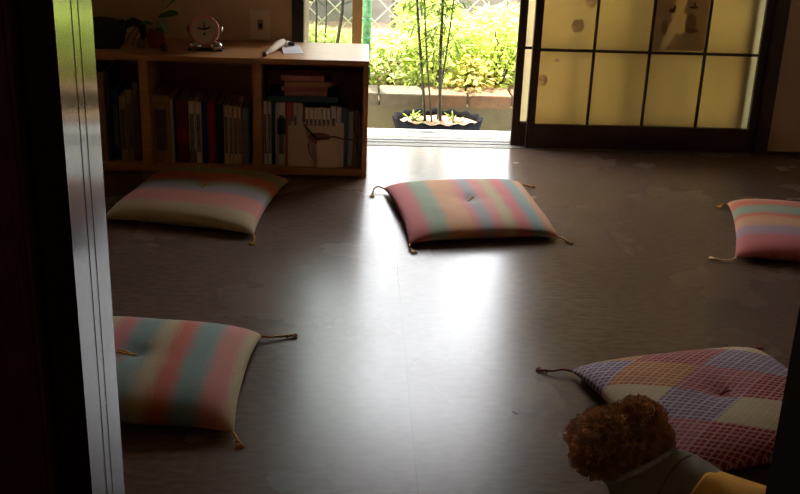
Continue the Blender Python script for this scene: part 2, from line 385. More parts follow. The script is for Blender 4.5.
# picture in one pane: generic pale upright shape with dark brush marks
def art_mat():
    m, N, L = nt('picture_print')
    out = N.new('ShaderNodeOutputMaterial'); d = N.new('ShaderNodeBsdfDiffuse'); t_ = N.new('ShaderNodeBsdfTranslucent'); mx = N.new('ShaderNodeMixShader'); mx.inputs[0].default_value = .62
    tc = N.new('ShaderNodeTexCoord'); nz = N.new('ShaderNodeTexNoise'); nz.inputs['Scale'].default_value = 14; L.new(tc.outputs['Object'], nz.inputs[0])
    sx = N.new('ShaderNodeSeparateXYZ'); L.new(tc.outputs['Object'], sx.inputs[0])
    def blob(cx, cz, rx, rz, tilt=0):
        x = mathn(N, L, 'SUBTRACT', sx.outputs[0], cx); z = mathn(N, L, 'SUBTRACT', sx.outputs[2], cz-.055)
        x = mathn(N, L, 'MULTIPLY_ADD', z, -tilt, x)
        a = mathn(N, L, 'POWER', mathn(N, L, 'ABSOLUTE', mathn(N, L, 'DIVIDE', x, rx)), 2); b = mathn(N, L, 'POWER', mathn(N, L, 'ABSOLUTE', mathn(N, L, 'DIVIDE', z, rz)), 2)
        s = mathn(N, L, 'ADD', mathn(N, L, 'ADD', a, b), mathn(N, L, 'MULTIPLY', nz.outputs['Fac'], .9))
        r = N.new('ShaderNodeMapRange'); r.inputs[1].default_value = 1.05; r.inputs[2].default_value = 1.75; r.inputs[3].default_value = 1; r.inputs[4].default_value = 0
        L.new(s, r.inputs[0]); return r.outputs[0]
    col = None
    def mixc(fac, a, c):
        k = N.new('ShaderNodeMixRGB'); L.new(fac, k.inputs[0]); k.inputs[2].default_value = (*c, 1)
        if isinstance(a, tuple): k.inputs[1].default_value = (*a, 1)
        else: L.new(a, k.inputs[1])
        return k.outputs[0]
    c = mixc(blob(-.012, .10, .026, .07, .3), (.66, .56, .45), (.98, .94, .80))
    c = mixc(blob(-.035, -.01, .026, .09, .35), c, (.99, .96, .84)); c = mixc(blob(.0, .02, .03, .05), c, (.97, .92, .75))
    c = mixc(blob(-.07, .0, .015, .035), c, (.48, .38, .27)); c = mixc(blob(.045, .02, .026, .045), c, (.46, .37, .27)); c = mixc(blob(.055, -.01, .030, .012), c, (.40, .31, .22))
    c = mixc(blob(-.045, .075, .014, .010), c, (.22, .15, .09)); c = mixc(blob(-.036, .088, .006, .014), c, (.22, .15, .09)); c = mixc(blob(.05, .092, .020, .006), c, (.26, .18, .11)); c = mixc(blob(.052, .10, .005, .014), c, (.28, .2, .12))
    L.new(c, d.inputs[0]); L.new(c, t_.inputs[0]); L.new(d.outputs[0], mx.inputs[1]); L.new(t_.outputs[0], mx.inputs[2]); L.new(mx.outputs[0], out.inputs[0])
    return m
art = MB().box((-.118, -.0006, -.155), (.118, .0006, .155)).build('picture', art_mat(), front); art.location = (1.455-.802, .0048, .618)
def blossom(x, z, r):
    m = MB(); vs = [(0, 0, 0)]; n = 40
    for k in range(n):
        a = 2*math.pi*k/n; rr = r*(.80+.20*abs(math.cos(3*a))); vs.append((rr*math.cos(a), 0, rr*math.sin(a)))
    vs += [(a, .0008, b) for a, _, b in vs]
    fs = [(0, 1+k, 1+(k+1) % n) for k in range(n)] + [(n+1, n+2+(k+1) % n, n+2+k) for k in range(n)] + [(1+k, 1+(k+1) % n, n+2+(k+1) % n, n+2+k) for k in range(n)]
    m.add(vs, fs); o = m.build('paper_patch', M['patch'], front); o.location = (x-.802, .0052, z)
for a in ((.997, .560, .031), (1.047, .668, .027), (.858, .312, .029), (.918, .403, .010)): blossom(*a)

# wall plate
r = empty('wall_outlet', (-.388, WY, .555), 'beige wall outlet plate on the back wall above the bookcase', 'outlet')
box('plate', (-.043, -.008, -.062), (.043, 0, .062), M['plate'], r, bevel=.003)
box('socket', (-.012, -.0095, -.022), (.012, -.008, .022), principled('socket_beige', (.30, .23, .15), .4), r)
box('slot', (-.006, -.0105, -.012), (.008, -.0095, .006), M['black'], r)

# ------------------------------------------------------------------ bookcase
SF, SB = 4.337, 4.687
r = empty('bookcase', (-1.35, SF, 0), 'low brown open bookcase of three bays under the window, books inside', 'bookcase')
X = -1.35
def SH(name, a, b, bev=.002): return box(name, (a[0]-X, a[1]-SF, a[2]), (b[0]-X, b[1]-SF, b[2]), M['shelf'], r, bevel=bev)
SH('top_board', (-1.35, SF-.004, .466), (.072, SB, .487)); SH('bottom_board', (-1.326, SF+.006, .012), (.048, SB, .036))
SH('plinth', (-1.326, SF+.02, 0), (.048, SF+.035, .012)); SH('side_panel', (.048, SF, 0), (.070, SB, .466)); SH('side_panel', (-1.35, SF, 0), (-1.328, SB, .466))
for a, b in ((-.842, -.806), (-.394, -.358)): SH('divider', (a, SF+.002, .036), (b, SB-.01, .466))
SH('back_panel', (-1.326, SB-.008, .036), (.048, SB-.001, .466))

def C(h, k=1.0): return tuple(((int(h[i:i+2], 16)/255)**2.2)*k for i in (0, 2, 4))
COV = {}
def cover(rgb, k=1):
    key = (rgb, k)
    if key not in COV: COV[key] = principled('book_cover', tuple(min(.85, c*2.1) for c in C(rgb, k)), .5, var=.08, scale=30)
    return COV[key]
def title_mat(dark, ground):
    """rows of small blotches like printed characters on a pale ground"""
    m, N, L = nt('spine_print'); out = N.new('ShaderNodeOutputMaterial'); b = N.new('ShaderNodeBsdfPrincipled'); L.new(b.outputs[0], out.inputs[0])
    tc = N.new('ShaderNodeTexCoord'); mp = N.new('ShaderNodeMapping'); mp.inputs['Scale'].default_value = (330, 330, 330); L.new(tc.outputs['Object'], mp.inputs[0])
    nz = N.new('ShaderNodeTexNoise'); nz.inputs['Scale'].default_value = 1; L.new(mp.outputs[0], nz.inputs[0])
    sx = N.new('ShaderNodeSeparateXYZ'); L.new(tc.outputs['Object'], sx.inputs[0])
    g = mathn(N, L, 'LESS_THAN', mathn(N, L, 'FRACT', mathn(N, L, 'MULTIPLY', sx.outputs[2], 110)), .75)
    k = mathn(N, L, 'MULTIPLY', mathn(N, L, 'GREATER_THAN', nz.outputs['Fac'], .47), g)
    mx = N.new('ShaderNodeMixRGB'); L.new(k, mx.inputs[0]); mx.inputs[1].default_value = (*ground, 1); mx.inputs[2].default_value = (*dark, 1)
    L.new(mx.outputs[0], b.inputs['Base Color']); b.inputs['Roughness'].default_value = .6
    return m
T_DARK = title_mat((.03, .03, .04), (.42, .38, .34)); T_RED = title_mat((.30, .05, .05), (.38, .30, .22)); T_LIGHT = title_mat((.34, .32, .28), (.03, .03, .04)); T_TAN = title_mat((.07, .04, .02), (.30, .21, .10))
def book(x0, x1, z0, z1, y0, depth, rgb, k=1, label='book', group=None, title=None, band=None):
    """upright book, spine towards the room"""
    w = x1-x0-.0012; h = z1-z0
    o = MB()
    t_ = min(.002, w*.2)
    # spine slightly rounded
    n = 5; sp = [(w*i/n, -.0025*math.sin(math.pi*i/n)) for i in range(n+1)]
    prof = sp + [(w, depth), (w-t_, depth), (w-t_, .004), (t_, .004), (t_, depth), (0, depth)]
    kk = len(prof); vs = [(a, b, 0) for a, b in prof] + [(a, b, h) for a, b in prof]
    fs = [(i, (i+1) % kk, kk+(i+1) % kk, kk+i) for i in range(kk)]
    o.add(vs, fs)
    def cap(z):
        base = 0 if z == 0 else kk
        q = [(base+n+1, base+n+2, base+n+3, base+n), (base+n+3, base+n+4) + tuple(base+i for i in range(0, n+1)), (base+n+4, base+n+5, base+n+6, base)]
        return q
    o.f += cap(0) + cap(h); o.m += [0]*6
    c = o.build('book', cover(rgb, k)); c.location = (x0+.0006, y0, z0)
    tag(c, label, 'book', group)
    MB().box((t_+.0002, .0045, .003), (w-t_-.0002, depth-.004, h-.003)).build('pages', M['pages'], c)
    if title:
        a, b = .18, .80
        MB().box((w*.18, -.0034, h*a), (w*.82, -.0012, h*b)).build('title', title, c)
    if band:
        MB().box((-.0004, -.0036, h*band[0]), (w+.0004, .012, h*band[1])).build('paper_band', cover(band[2]), c)
    return c
BZ = .036
# left bay
yb = SF+.045
book(-1.044, -.991, BZ, .405, yb, .24, '8e6a58', .8, 'tall pinkish brown book, first visible in the left bay')
book(-1.10, -1.046, BZ, .40, yb, .24, '4a3a30', .8, 'tall dark book half hidden behind the doorway post, left bay')
book(-.989, -.971, BZ, .415, yb, .24, '20352b', .9, 'tall dark green book beside the pinkish brown one')
book(-.969, -.940, BZ, .33, yb+.02, .22, '173a47', .9, 'deep teal book in the left bay', title=T_LIGHT)
for x0, x1, z, lb in ((-.938, -.910, .305, 'cream book, lowest of the three stepped ones in the left bay'), (-.908, -.883, .335, 'tan book, middle of the three stepped ones in the left bay'), (-.881, -.858, .362, 'brown book, tallest of the three stepped ones in the left bay')):
    book(x0, x1, BZ, z, yb+.01, .2, {'l': '8a7654', 'm': '7d6844', 't': '6b5034'}[lb.split(', ')[1][0]], .9, lb, title=T_TAN)
# middle bay
book(-.804, -.733, BZ, .315, yb, .22, '8a6a34', .9, 'thick ochre book, first at the left of the middle bay', title=T_TAN)
book(-.731, -.720, BZ, .305, yb, .2, 'a8a090', .9, 'thin off-white book beside the thick ochre one')
book(-.718, -.708, BZ, .300, yb, .2, '1c2440', .9, 'thin navy book in the middle bay')
book(-.706, -.660, BZ, .300, yb, .2, '5a201e', .9, 'wide maroon book with a red band low on its spine', title=None, band=(.32, .55, '7a2428'))
book(-.658, -.631, BZ, .296, yb, .19, 'b5a684', .9, 'cream book with dark characters, left one of the pair in the middle bay', title=T_DARK, band=(0, .2, '6b5530'))
book(-.629, -.607, BZ, .294, yb, .19, 'b0a48a', .9, 'cream book with dark characters, right one of the pair in the middle bay', title=T_DARK)
book(-.605, -.583, BZ, .290, yb, .19, '1b2a5a', .9, 'dark blue book in the middle bay')
book(-.581, -.550, BZ, .292, yb, .19, '7a1a2c', .9, 'crimson book in the middle bay')
book(-.548, -.518, BZ, .286, yb, .19, '142420', .9, 'blackish green book right of the crimson one')
for i, (x0, x1, p) in enumerate(((-.516, -.497, 'leftmost'), (-.495, -.479, 'second from the left'), (-.477, -.461, 'third from the left'), (-.459, -.444, 'rightmost'))):
    book(x0, x1, BZ, .283-.002*i, yb, .18, 'b89c74' if i % 2 else 'c0a884', .85, 'cream paperback, %s of the four of one set' % p, 'cream paperback set in the middle bay', T_RED if i % 2 else T_DARK)
book(-.442, -.412, BZ, .272, yb, .18, '6a7078', .8, 'grey blue book at the right end of the middle bay', title=T_DARK)
# right bay, back row
def B3(a, b, z, c, lb, k=.9, t_=None, g=None, y=yb, band=None): return book(a, b, BZ, z, y, .17, c, k, lb, g, t_, band)
B3(-.354, -.339, .303, 'c0bcb4', 'white volume with dark lettering, leftmost in the right bay', .95, T_DARK, 'white volumes at the left of the right bay')
B3(-.337, -.322, .303, 'bdb9b0', 'white volume with dark lettering, second from left in the right bay', .95, T_DARK, 'white volumes at the left of the right bay')
B3(-.320, -.309, .298, '15181c', 'thin black book between white volumes in the right bay', .9)
B3(-.307, -.299, .298, '9a9892', 'very thin pale book beside the black one in the right bay', .9)
B3(-.297, -.266, .300, 'b5b0a8', 'black and white patterned volume in the right bay', .9, T_LIGHT, band=(.5, .75, '1a1a20'))
B3(-.264, -.236, .300, 'a04a40', 'reddish book left behind the picture card', .9, T_RED)
B3(-.234, -.215, .300, 'a89c8c', 'pale grey book just right of the reddish one', .9, T_DARK)
B3(-.213, -.194, .300, 'a09484', 'pale grey book left of the row of small white volumes', .9)
names = ['first', 'second', 'third', 'fourth', 'fifth', 'sixth']
for i in range(6):
    x = -.186 + i*.0175
    B3(x, x+.0165, .281, 'b8b2a0', 'small white paperback behind the picture card, %s from the left of six' % names[i], .95, T_DARK, 'small white paperbacks behind the picture card')
B3(-.079, -.058, .290, 'b4b0b4', 'pale lilac book right of the small white paperbacks', .95, T_DARK)
B3(-.056, -.038, .284, '9aa0a0', 'pale grey blue book beside the pale lilac one', .9)
B3(-.036, -.012, .284, '34484a', 'teal book near the right end of the right bay', .9)
B3(-.010, .012, .268, '6d7a7c', 'grey book between the teal and brown ones at the right end', .9)
B3(.014, .028, .272, '7a5238', 'narrow brown book at the right end of the right bay', .9)
B3(.030, .045, .262, '55584e', 'dull olive book against the right side panel', .9)
# books lying flat on the upright ones
def flat(x0, x1, z0, z1, y0, dep, rgb, k, label, skew=0, group=None):
    mt = Matrix.Rotation(skew, 4, 'Z')
    w, h = x1-x0, z1-z0; t_ = .002; m = MB()
    m.box((0, 0, 0), (w, dep, t_)); m.box((0, 0, h-t_), (w, dep, h)); m.box((0, 0, t_), (w, .002, h-t_))
    c = m.build('book', cover(rgb, k)); c.location = (x0, y0, z0); c.rotation_euler = (0, 0, skew); tag(c, label, 'book', group)
    MB().box((.003, .0022, t_+.0002), (w-.003, dep-.003, h-t_-.0002)).build('pages', M['pages'], c)
    return c
flat(-.335, -.050, .3035, .327, yb-.004, .20, '2f4e4a', .6, 'wide flat green book lying across the upright ones in the right bay')
flat(-.270, -.096, .3275, .346, yb, .15, '94665f', .75, 'pinkish red flat book, lowest on top of the wide green one', .02)
flat(-.283, -.094, .3465, .366, yb+.004, .14, '8a5048', .7, 'deep red flat book, second up in the lying stack', -.015)
flat(-.268, -.078, .3665, .386, yb, .15, '8f6f52', .75, 'brown flat book jutting to the right in the lying stack', .01)
flat(-.281, -.110, .3865, .409, yb+.003, .14, '9a706a', .75, 'dusty pink flat book, topmost of the lying stack', .01)
# picture card and small card
def leaning(name, w, h, t_, loc, lean, mat, label, cat, rz=0):
    c = MB().box((0, 0, 0), (w, t_, h)).build(name, mat, bevel=.0006)
    c.rotation_euler = (lean, 0, rz); c.location = loc; return tag(c, label, cat)
ca = leaning('picture_card', .228, .184, .003, (-.254, 4.358, .0375), -math.radians(7), M['card'], 'large square cream card with a pinkish brush painting leaning on the books', 'picture card')
pm = principled('pink_wash', (.36, .15, .11), .8, var=.3, scale=40); bk = principled('ink_black', (.012, .02, .015), .6)
mm = MB(); vs = [(0, 0, 0)]; n = 32
for k_ in range(n):
    a = 2*math.pi*k_/n; vs.append((.042*math.cos(a)*(1+.12*math.sin(3*a)), 0, .026*math.sin(a)*(1+.1*math.cos(2*a))))
mm.add(vs, [(0, 1+k, 1+(k+1) % n) for k in range(n)]); o = mm.build('painted_bloom', pm, ca); o.location = (.128, -.0006, .118)
mm = MB(); mm.tube([(.085, 0, .10), (.083, 0, .08), (.09, 0, .055), (.10, 0, .035)], .003, 6); o = mm.build('painted_stroke', pm, ca); o.location = (0, -.0008, 0)
leaning('note_card', .082, .116, .0025, (-.135, 4.346, .0375), -math.radians(4), principled('tan_card', (.85, .66, .43), .75, var=.04), 'small tan card standing in front of the larger cream picture card', 'card')
tw = MB(); tw.tube([(-.131, 4.350, .1545), (-.10, 4.353, .163), (-.065, 4.352, .169), (-.03, 4.352, .160), (.005, 4.352, .158), (.020, 4.352, .163), (.022, 4.353, .19), (.012, 4.355, .205)], [.0035, .003, .003, .003, .003, .0026, .0022, .0015], 7)
tag(tw.build('twig', M['twig'], smooth=True), 'thin curved brown twig resting on the small tan card', 'twig')
tw = MB(); tw.tube([(-.190, 4.356, .218), (-.172, 4.355, .196), (-.150, 4.3535, .172), (-.131, 4.3505, .1565)], [.002, .0035, .004, .003], 7)
tag(tw.build('brush', bk, smooth=True), 'short black brush leaning across the cream picture card', 'brush')

# ------------------------------------------------------------------ things on the bookcase
TZ = .487
r = empty('alarm_clock', (-.592, 4.47, TZ), 'round pink alarm clock with chrome feet on the bookcase', 'clock')
RX = Matrix.Rotation(math.radians(90), 4, 'X')
c0 = (0, 0, .084)
MB().lathe([(.0, -.022), (.046, -.022), (.053, -.014), (.054, .014), (.0, .014)], c0, 32, mtx=RX).build('case', M['pink'], r, smooth=False)
ring = MB()
pts = [(.056*math.cos(2*math.pi*k/40), -.018, .084+.056*math.sin(2*math.pi*k/40)) for k in range(41)]
ring.tube(pts, .0055, 8, cap=False); ring.build('rim', M['pink'], r, smooth=True)
MB().lathe([(.0, .0142), (.051, .0142), (.051, .0155), (.0, .0155)], c0, 32, mtx=RX).build('dial', M['face'], r)
MB().tube([(0, -.018, .086), (-.028, -.018, .092)], .0034, 6).build('hand', M['black'], r)
MB().tube([(0, -.0185, .086), (.024, -.0185, .096)], .0034, 6).build('hand', M['black'], r)
MB().tube([(0, -.019, .088), (0, -.019, .114)], .0026, 6).build('hand', M['black'], r)
MB().ball((0, -.017, .068), .005).build('alarm_mark', M['black'], r, smooth=True)
for s_ in (-1, 1):
    MB().ball((s_*.042, -.012, .020), (.027, .020, .020), 16, 10).build('foot', M['chrome'], r, smooth=True)
    MB().lathe([(.0, 0), (.014, .002), (.016, .008), (.006, .014), (0, .014)], (s_*.060, 0, .088), 14, mtx=Matrix.Rotation(math.radians(90*s_), 4, 'Y')).build('side_bell', M['chrome'], r, smooth=True)
box('base', (-.07, -.022, 0), (.07, .02, .006), M['black'], r, bevel=.002)

def leafmesh(m, base, d, up, L, W, bend=.3, n=4, mi=0):
    d = Vector(d).normalized(); s = d.cross(Vector(up))
    if s.length < 1e-4: s = d.cross(Vector((1, 0, 0)))
    s.normalize(); u = s.cross(d); vs = []
    for i in range(n+1):
        t_ = i/n; wd = W*math.sin(math.pi*(t_*.88+.08))**.8
        c = Vector(base) + d*L*t_ - u*bend*L*t_*t_
        vs += [c - s*wd/2, c + s*wd/2]
    m.add(vs, [(2*i, 2*i+1, 2*i+3, 2*i+2) for i in range(n)], mi)

r = empty('potted_plant', (-.795, 4.50, TZ), 'dark maroon vase with trailing green leaves on the bookcase', 'plant')
MB().lathe([(.0, 0), (.024, 0), (.033, .018), (.036, .042), (.030, .066), (.033, .072), (.028, .072), (.026, .062), (.0, .060)], (0, 0, 0), 24).build('vase', M['pot_maroon'], r, smooth=True)
st = MB()
st.tube([(0, 0, .055), (.01, -.005, .10), (.03, -.01, .115), (.045, -.015, .105)], .002, 6); st.tube([(0, 0, .06), (.02, 0, .12), (.035, .005, .17), (.04, .005, .20)], .002, 6); st.tube([(0, 0, .055), (-.015, -.004, .09), (-.02, -.01, .10)], .002, 6)
st.build('stem', M['leaf_grey'], r, smooth=True)
for nm, base, d, L_, W_, mt in (('leaf', (.018, -.012, .130), (.8, -.35, .35), .085, .072, 'leaf_dark'), ('leaf', (.022, -.018, .122), (.6, -.5, -.75), .075, .026, 'leaf_grey'), ('leaf', (.035, 0, .15), (.5, -.3, .7), .075, .06, 'leaf_dark'), ('leaf', (-.01, -.01, .10), (-.8, -.4, .2), .05, .035, 'leaf_dark'), ('leaf', (.038, 0, .20), (.2, -.4, .9), .08, .045, 'leaf_dark'), ('leaf', (.03, -.012, .10), (.4, -.6, -.5), .05, .03, 'leaf_dark')):
    m_ = MB(); leafmesh(m_, base, d, (0, -.3, 1), L_, W_, .25, 6); m_.build(nm, M[mt], r, smooth=True)
m_ = MB().ball((0, 0, .017), (.017, .015, .017), 14, 10); m_.ball((0, -.003, .035), .008, 10, 8)
tag(m_.build('ornament', principled('dusty_pink_ceramic', (.26, .14, .12), .4), smooth=True, loc=(-.852, 4.47, TZ)), 'tiny dusty pink ornament between the dark bag and the maroon vase', 'ornament')
m_ = MB().lathe([(.0, 0), (.011, 0), (.013, .012), (.010, .026), (.005, .030), (0, .030)], (0, 0, 0), 16)
tag(m_.build('glass_bottle', principled('dark_red_glass', (.08, .015, .012), .1), smooth=True, loc=(-.752, 4.44, TZ)), 'tiny dark red bottle in front of the maroon vase', 'bottle')

r = empty('bag', (-.985, 4.52, TZ), 'dark cloth bag slumped at the left end of the bookcase top', 'bag')
def soft(a, b, name, mat, par, puff=.015, n=6, bm_seed=0):
    m = MB().box(a, b); o = m.build(name, mat, par)
    bm = bmesh.new(); bm.from_mesh(o.data); bmesh.ops.subdivide_edges(bm, edges=bm.edges[:], cuts=n, use_grid_fill=True)
    cx = [(a[i]+b[i])/2 for i in range(3)]; hx = [(b[i]-a[i])/2 for i in range(3)]
    for v in bm.verts:
        q = [(v.co[i]-cx[i])/hx[i] for i in range(3)]
        L_ = max(abs(t) for t in q); nr = math.sqrt(sum(t*t for t in q)); k = (L_/nr) if nr else 1
        k = .35*k + .65
        nn = noise.noise(v.co*18 + Vector((bm_seed, 0, 0)))*puff
        for i in range(3):
            if i == 2 and q[2] <= -.99: v.co[2] = a[2]; continue
            v.co[i] = cx[i] + q[i]*k*hx[i] + nn*q[i]
    bm.to_mesh(o.data); bm.free()
    for p in o.data.polygons: p.use_smooth = True
    return o
soft((-.13, -.085, 0), (.06, .08, .10), 'body', M['bag'], r, .012)
m_ = MB()
for i in range(9):
    t_ = i/8
m_.tube([(.03, -.05, .04), (.06, -.055, .085), (.105, -.04, .105), (.135, -.02, .09), (.14, -.01, .045), (.125, -.02, .01)], [.012, .016, .018, .017, .013, .008], 10)
m_.build('flap', M['bag'], r, smooth=True)
m_ = MB()
m_.tube([(.075, -.062, .02), (.095, -.062, .06), (.118, -.055, .085)], .004, 6); m_.tube([(.10, -.06, .015), (.118, -.055, .05), (.13, -.045, .075)], .004, 6)
m_.build('strap', M['bag_grey'], r, smooth=True)

# rolled cream cloth, white paper with black clip
r = empty('rolled_cloth', (-.318, 4.48, TZ), 'rolled cream cloth with a brown tip lying on the bookcase', 'cloth')
m_ = MB(); m_.tube([(-.022, -.105, .012), (-.008, -.05, .015), (.006, 0, .018), (.018, .05, .020), (.034, .10, .018), (.052, .10, .014), (.05, .06, .012), (.045, .03, .010)], [.009, .013, .015, .016, .015, .012, .010, .008], 12)
m_.build('roll', M['cream_cloth'], r, smooth=True)
MB().tube([(-.027, -.125, .010), (-.022, -.104, .012)], [.007, .0105], 10).build('tip', M['amber'], r, smooth=True)
r = empty('paper_sheet', (-.25, 4.47, TZ), 'folded white paper held by a black clip on the bookcase', 'paper')
m_ = MB(); m_.add([(-.025, -.045, .001), (.058, -.028, .001), (.034, .09, .012), (-.040, .075, .016), (-.025, -.045, .0025), (.058, -.028, .0025), (.034, .09, .0135), (-.040, .075, .0175)], [(0,3,2,1),(4,5,6,7),(0,1,5,4),(1,2,6,5),(2,3,7,6),(3,0,4,7)])
m_.build('sheet', M['white_paper'], r)
m_ = MB(); m_.box((-.012, .070, .004), (.014, .095, .024)); m_.tube([(-.006, .09, .02), (-.002, .115, .028), (.004, .115, .028), (.008, .09, .02)], .0012, 6)
m_.build('clip', M['black'], r)

# ------------------------------------------------------------------ floor cushions
def zabuton(fl, fr, br, bl, mat, label, thick=.075, tuft='cord', tassels=(), tuft_len=.020, tuft_dir=(1, 0)):
    """fl, fr, br, bl = ground positions of the four corners"""
    c = [(fl[i]+fr[i]+br[i]+bl[i])/4 for i in range(2)]
    r = empty('floor_cushion', (c[0], c[1], 0), label, 'cushion', 'floor cushions')
    q = [Vector((p[0]-c[0], p[1]-c[1])) for p in (fl, fr, br, bl)]
    n = 44; rows = []
    def P(u, v):
        # sides bow inwards a little between pointed corners
        uu = u*(1 - .045*(1-v*v)*abs(u)**3); vv = v*(1 - .045*(1-u*u)*abs(v)**3)
        a, b = (uu+1)/2, (vv+1)/2
        return q[0]*(1-a)*(1-b) + q[1]*a*(1-b) + q[2]*a*b + q[3]*(1-a)*b
    def prof(u, v):
        e = (1-abs(u)**2.6)*(1-abs(v)**2.6); return max(e, 0)**.42
    def seam(u, v):
        m_ = max(1-u*u, 1-v*v) if max(abs(u), abs(v)) > .99 else 1
        k = 1 - min(1, (abs(u)*abs(v)))**3
        return .012 + .020*k
    vs = []; idx = {}
    def coord(i): return math.sin((i/n*2-1)*math.pi/2*.985)/math.sin(math.pi/2*.985)
    for i in range(n+1):
        for j in range(n+1):
            u, v = coord(i), coord(j); p = P(u, v); e = prof(u, v); s0 = seam(u, v)
            z = s0 + (thick - s0)*e
            rr = (u*u+v*v)
            z -= .012*math.exp(-rr/.012) + .008*math.exp(-rr/.10)
            z += .0022*noise.noise(Vector((p.x*11+c[0]*5, p.y*11, 0)))*e
            # puckers running in from the sides
            ed = max(abs(u), abs(v)); along = v if abs(u) > abs(v) else u
            z += .0016*math.sin(along*46)*max(0, (ed-.7)/.3)*e
            idx[('t', i, j)] = len(vs); vs.append((p.x, p.y, z))
    for i in range(n+1):
        for j in range(n+1):
            if i in (0, n) or j in (0, n): idx[('b', i, j)] = idx[('t', i, j)]; continue
            u, v = coord(i), coord(j); p = P(u, v); s0 = seam(u, v); e = prof(u, v)
            z = max(.001, s0*(1-e*1.5))
            idx[('b', i, j)] = len(vs); vs.append((p.x, p.y, z))
    fs = []; uvs = []
    for i in range(n):
        for j in range(n):
            quad = ((i, j), (i+1, j), (i+1, j+1), (i, j+1))
            fs.append(tuple(idx[('t', a, b)] for a, b in quad)); uvs.append([((coord(a)+1)/2, (coord(b)+1)/2) for a, b in quad])
            quad = quad[::-1]
            fs.append(tuple(idx[('b', a, b)] for a, b in quad)); uvs.append([((coord(a)+1)/2, (coord(b)+1)/2) for a, b in quad])
    me = bpy.data.meshes.new('cover'); me.from_pydata(vs, [], fs); lay = me.uv_layers.new(name='weave')
    for p, uv in zip(me.polygons, uvs):
        p.use_smooth = True
        for li, w_ in zip(p.loop_indices, uv): lay.data[li].uv = w_
    me.materials.append(mat); o = bpy.data.objects.new('cover', me); link(o, r)
    # tuft of thread in the middle
    tm = {'cord': M['cord'], 'red': M['cord_red'], 'pale': M['cord_pale']}[tuft]
    d = Vector((*tuft_dir, 0)).normalized(); zc = thick-.020+.003
    m_ = MB()
    for s_ in (-1, 1): m_.tube([(0, 0, zc-.004), tuple(d*tuft_len*.3+Vector((0, s_*.003, zc+.004))), tuple(d*tuft_len*.7+Vector((0, s_*.006, zc+.012))), tuple(d*tuft_len+Vector((0, s_*.007, zc+.016)))], .0022, 6)
    m_.ball((0, 0, zc-.001), (.006, .006, .003), 8, 6)
    m_.build('thread_tuft', tm, r, smooth=True)
    # corner tassels: corner index, end offset on the floor, colour
    for k, pts, colr in tassels:
        b = q[k]; m_ = MB(); z0 = .013
        path = [Vector((b.x, b.y, z0)) * 1] + [Vector((b.x+p[0], b.y+p[1], p[2])) for p in pts]
        path[0] = Vector((b.x*.985, b.y*.985, z0))
        m_.tube(path, [.0034]*(len(path)-1)+[.003], 7)
        e = path[-1]; dd = (path[-1]-path[-2]).normalized(); sd = Vector((-dd.y, dd.x, 0))
        m_.ball(tuple(e), (.0065, .0065, .0055), 8, 6)
        for t_ in range(7):
            a = (t_-3)*.13; tip = e + (dd*math.cos(a) + sd*math.sin(a))*.030; tip.z = max(.003, tip.z-.002)
            m_.tube([tuple(e), tuple((e+tip)/2+Vector((0, 0, .001))), tuple(tip)], .0016, 5)
        m_.build('tassel', {'o': M['cord'], 'p': M['cord_pale'], 'r': M['cord_red']}[colr], r, smooth=True)
    return r
mc = stripe_mat('striped_cotton_centre', [(.14, 'rose'), (.27, 'sage'), (.44, 'peach'), (.48, 'pink'), (.57, 'grey'), (.64, 'pink'), (.72, 'beige'), (.82, 'rose'), (.91, 'teal'), (1, 'peach')])
zabuton((.212, 3.560), (.755, 3.650), (.697, 4.262), (.135, 4.166), mc, 'pink and sage striped floor cushion in the middle, below the open doorway', .074, 'cord',
        [(0, [(-.002, -.018, .010), (.006, -.035, .006)], 'p'), (1, [(.012, -.004, .012), (.022, -.014, .006)], 'p'), (2, [(.015, .0, .010), (.035, -.004, .006)], 'o'), (3, [(-.018, .012, .018), (-.036, -.002, .014), (-.042, -.05, .006)], 'p')])
ml = stripe_mat('striped_cotton_left', [(.16, 'beige'), (.36, 'pink'), (.50, 'grey'), (.56, 'green'), (.74, 'red'), (.88, 'green'), (1, 'peach')], 1)
zabuton((-.885, 3.745), (-.331, 3.620), (-.242, 4.23), (-.758, 4.313), ml, 'orange, pink and green striped floor cushion in front of the bookcase', .085, 'cord',
        [(1, [(.004, -.02, .012), (.002, -.045, .006)], 'o')])
mr = stripe_mat('striped_cotton_right', [(.20, 'rose'), (.34, 'lav'), (.50, 'peach'), (.56, 'red'), (.72, 'sage'), (.86, 'red'), (1, 'peach')], 1)
zabuton((1.34, 3.489), (1.89, 3.34), (2.05, 3.92), (1.496, 4.067), mr, 'peach and pink striped floor cushion at the far right edge', .085, 'cord',
        [(0, [(-.02, -.022, .010), (-.045, -.012, .006), (-.062, .0, .006)], 'p'), (3, [(-.012, .0, .010), (-.018, -.004, .008)], 'o')])
mb = stripe_mat('striped_cotton_near', [(.10, 'beige'), (.18, 'rose'), (.28, 'sage'), (.36, 'beige'), (.44, 'rose'), (.56, 'teal'), (.64, 'beige'), (.73, 'red'), (.85, 'teal'), (.965, 'pink'), (1, 'beige')])
zabuton((-.86, 2.33), (-.264, 2.297), (-.239, 2.824), (-.83, 2.89), mb, 'pink and grey green striped floor cushion beside the left doorway post, nearest left', .088, 'cord',
        [(1, [(.004, -.012, .012), (.010, -.028, .006)], 'o'), (2, [(.025, -.002, .010), (.055, .010, .006), (.07, .014, .006)], 'o')], .045, (-.6, -.15))
zabuton((.74, 2.09), (1.30, 2.24), (1.168, 2.773), (.608, 2.636), patch_mat(), 'patchwork floor cushion of red, orange, cream and lavender patches behind the dog', .075, 'red',
        [(3, [(-.02, .004, .016), (-.045, .0, .012), (-.062, .012, .006)], 'r'), (2, [(.006, .012, .010), (.012, .02, .008)], 'r')], .02)

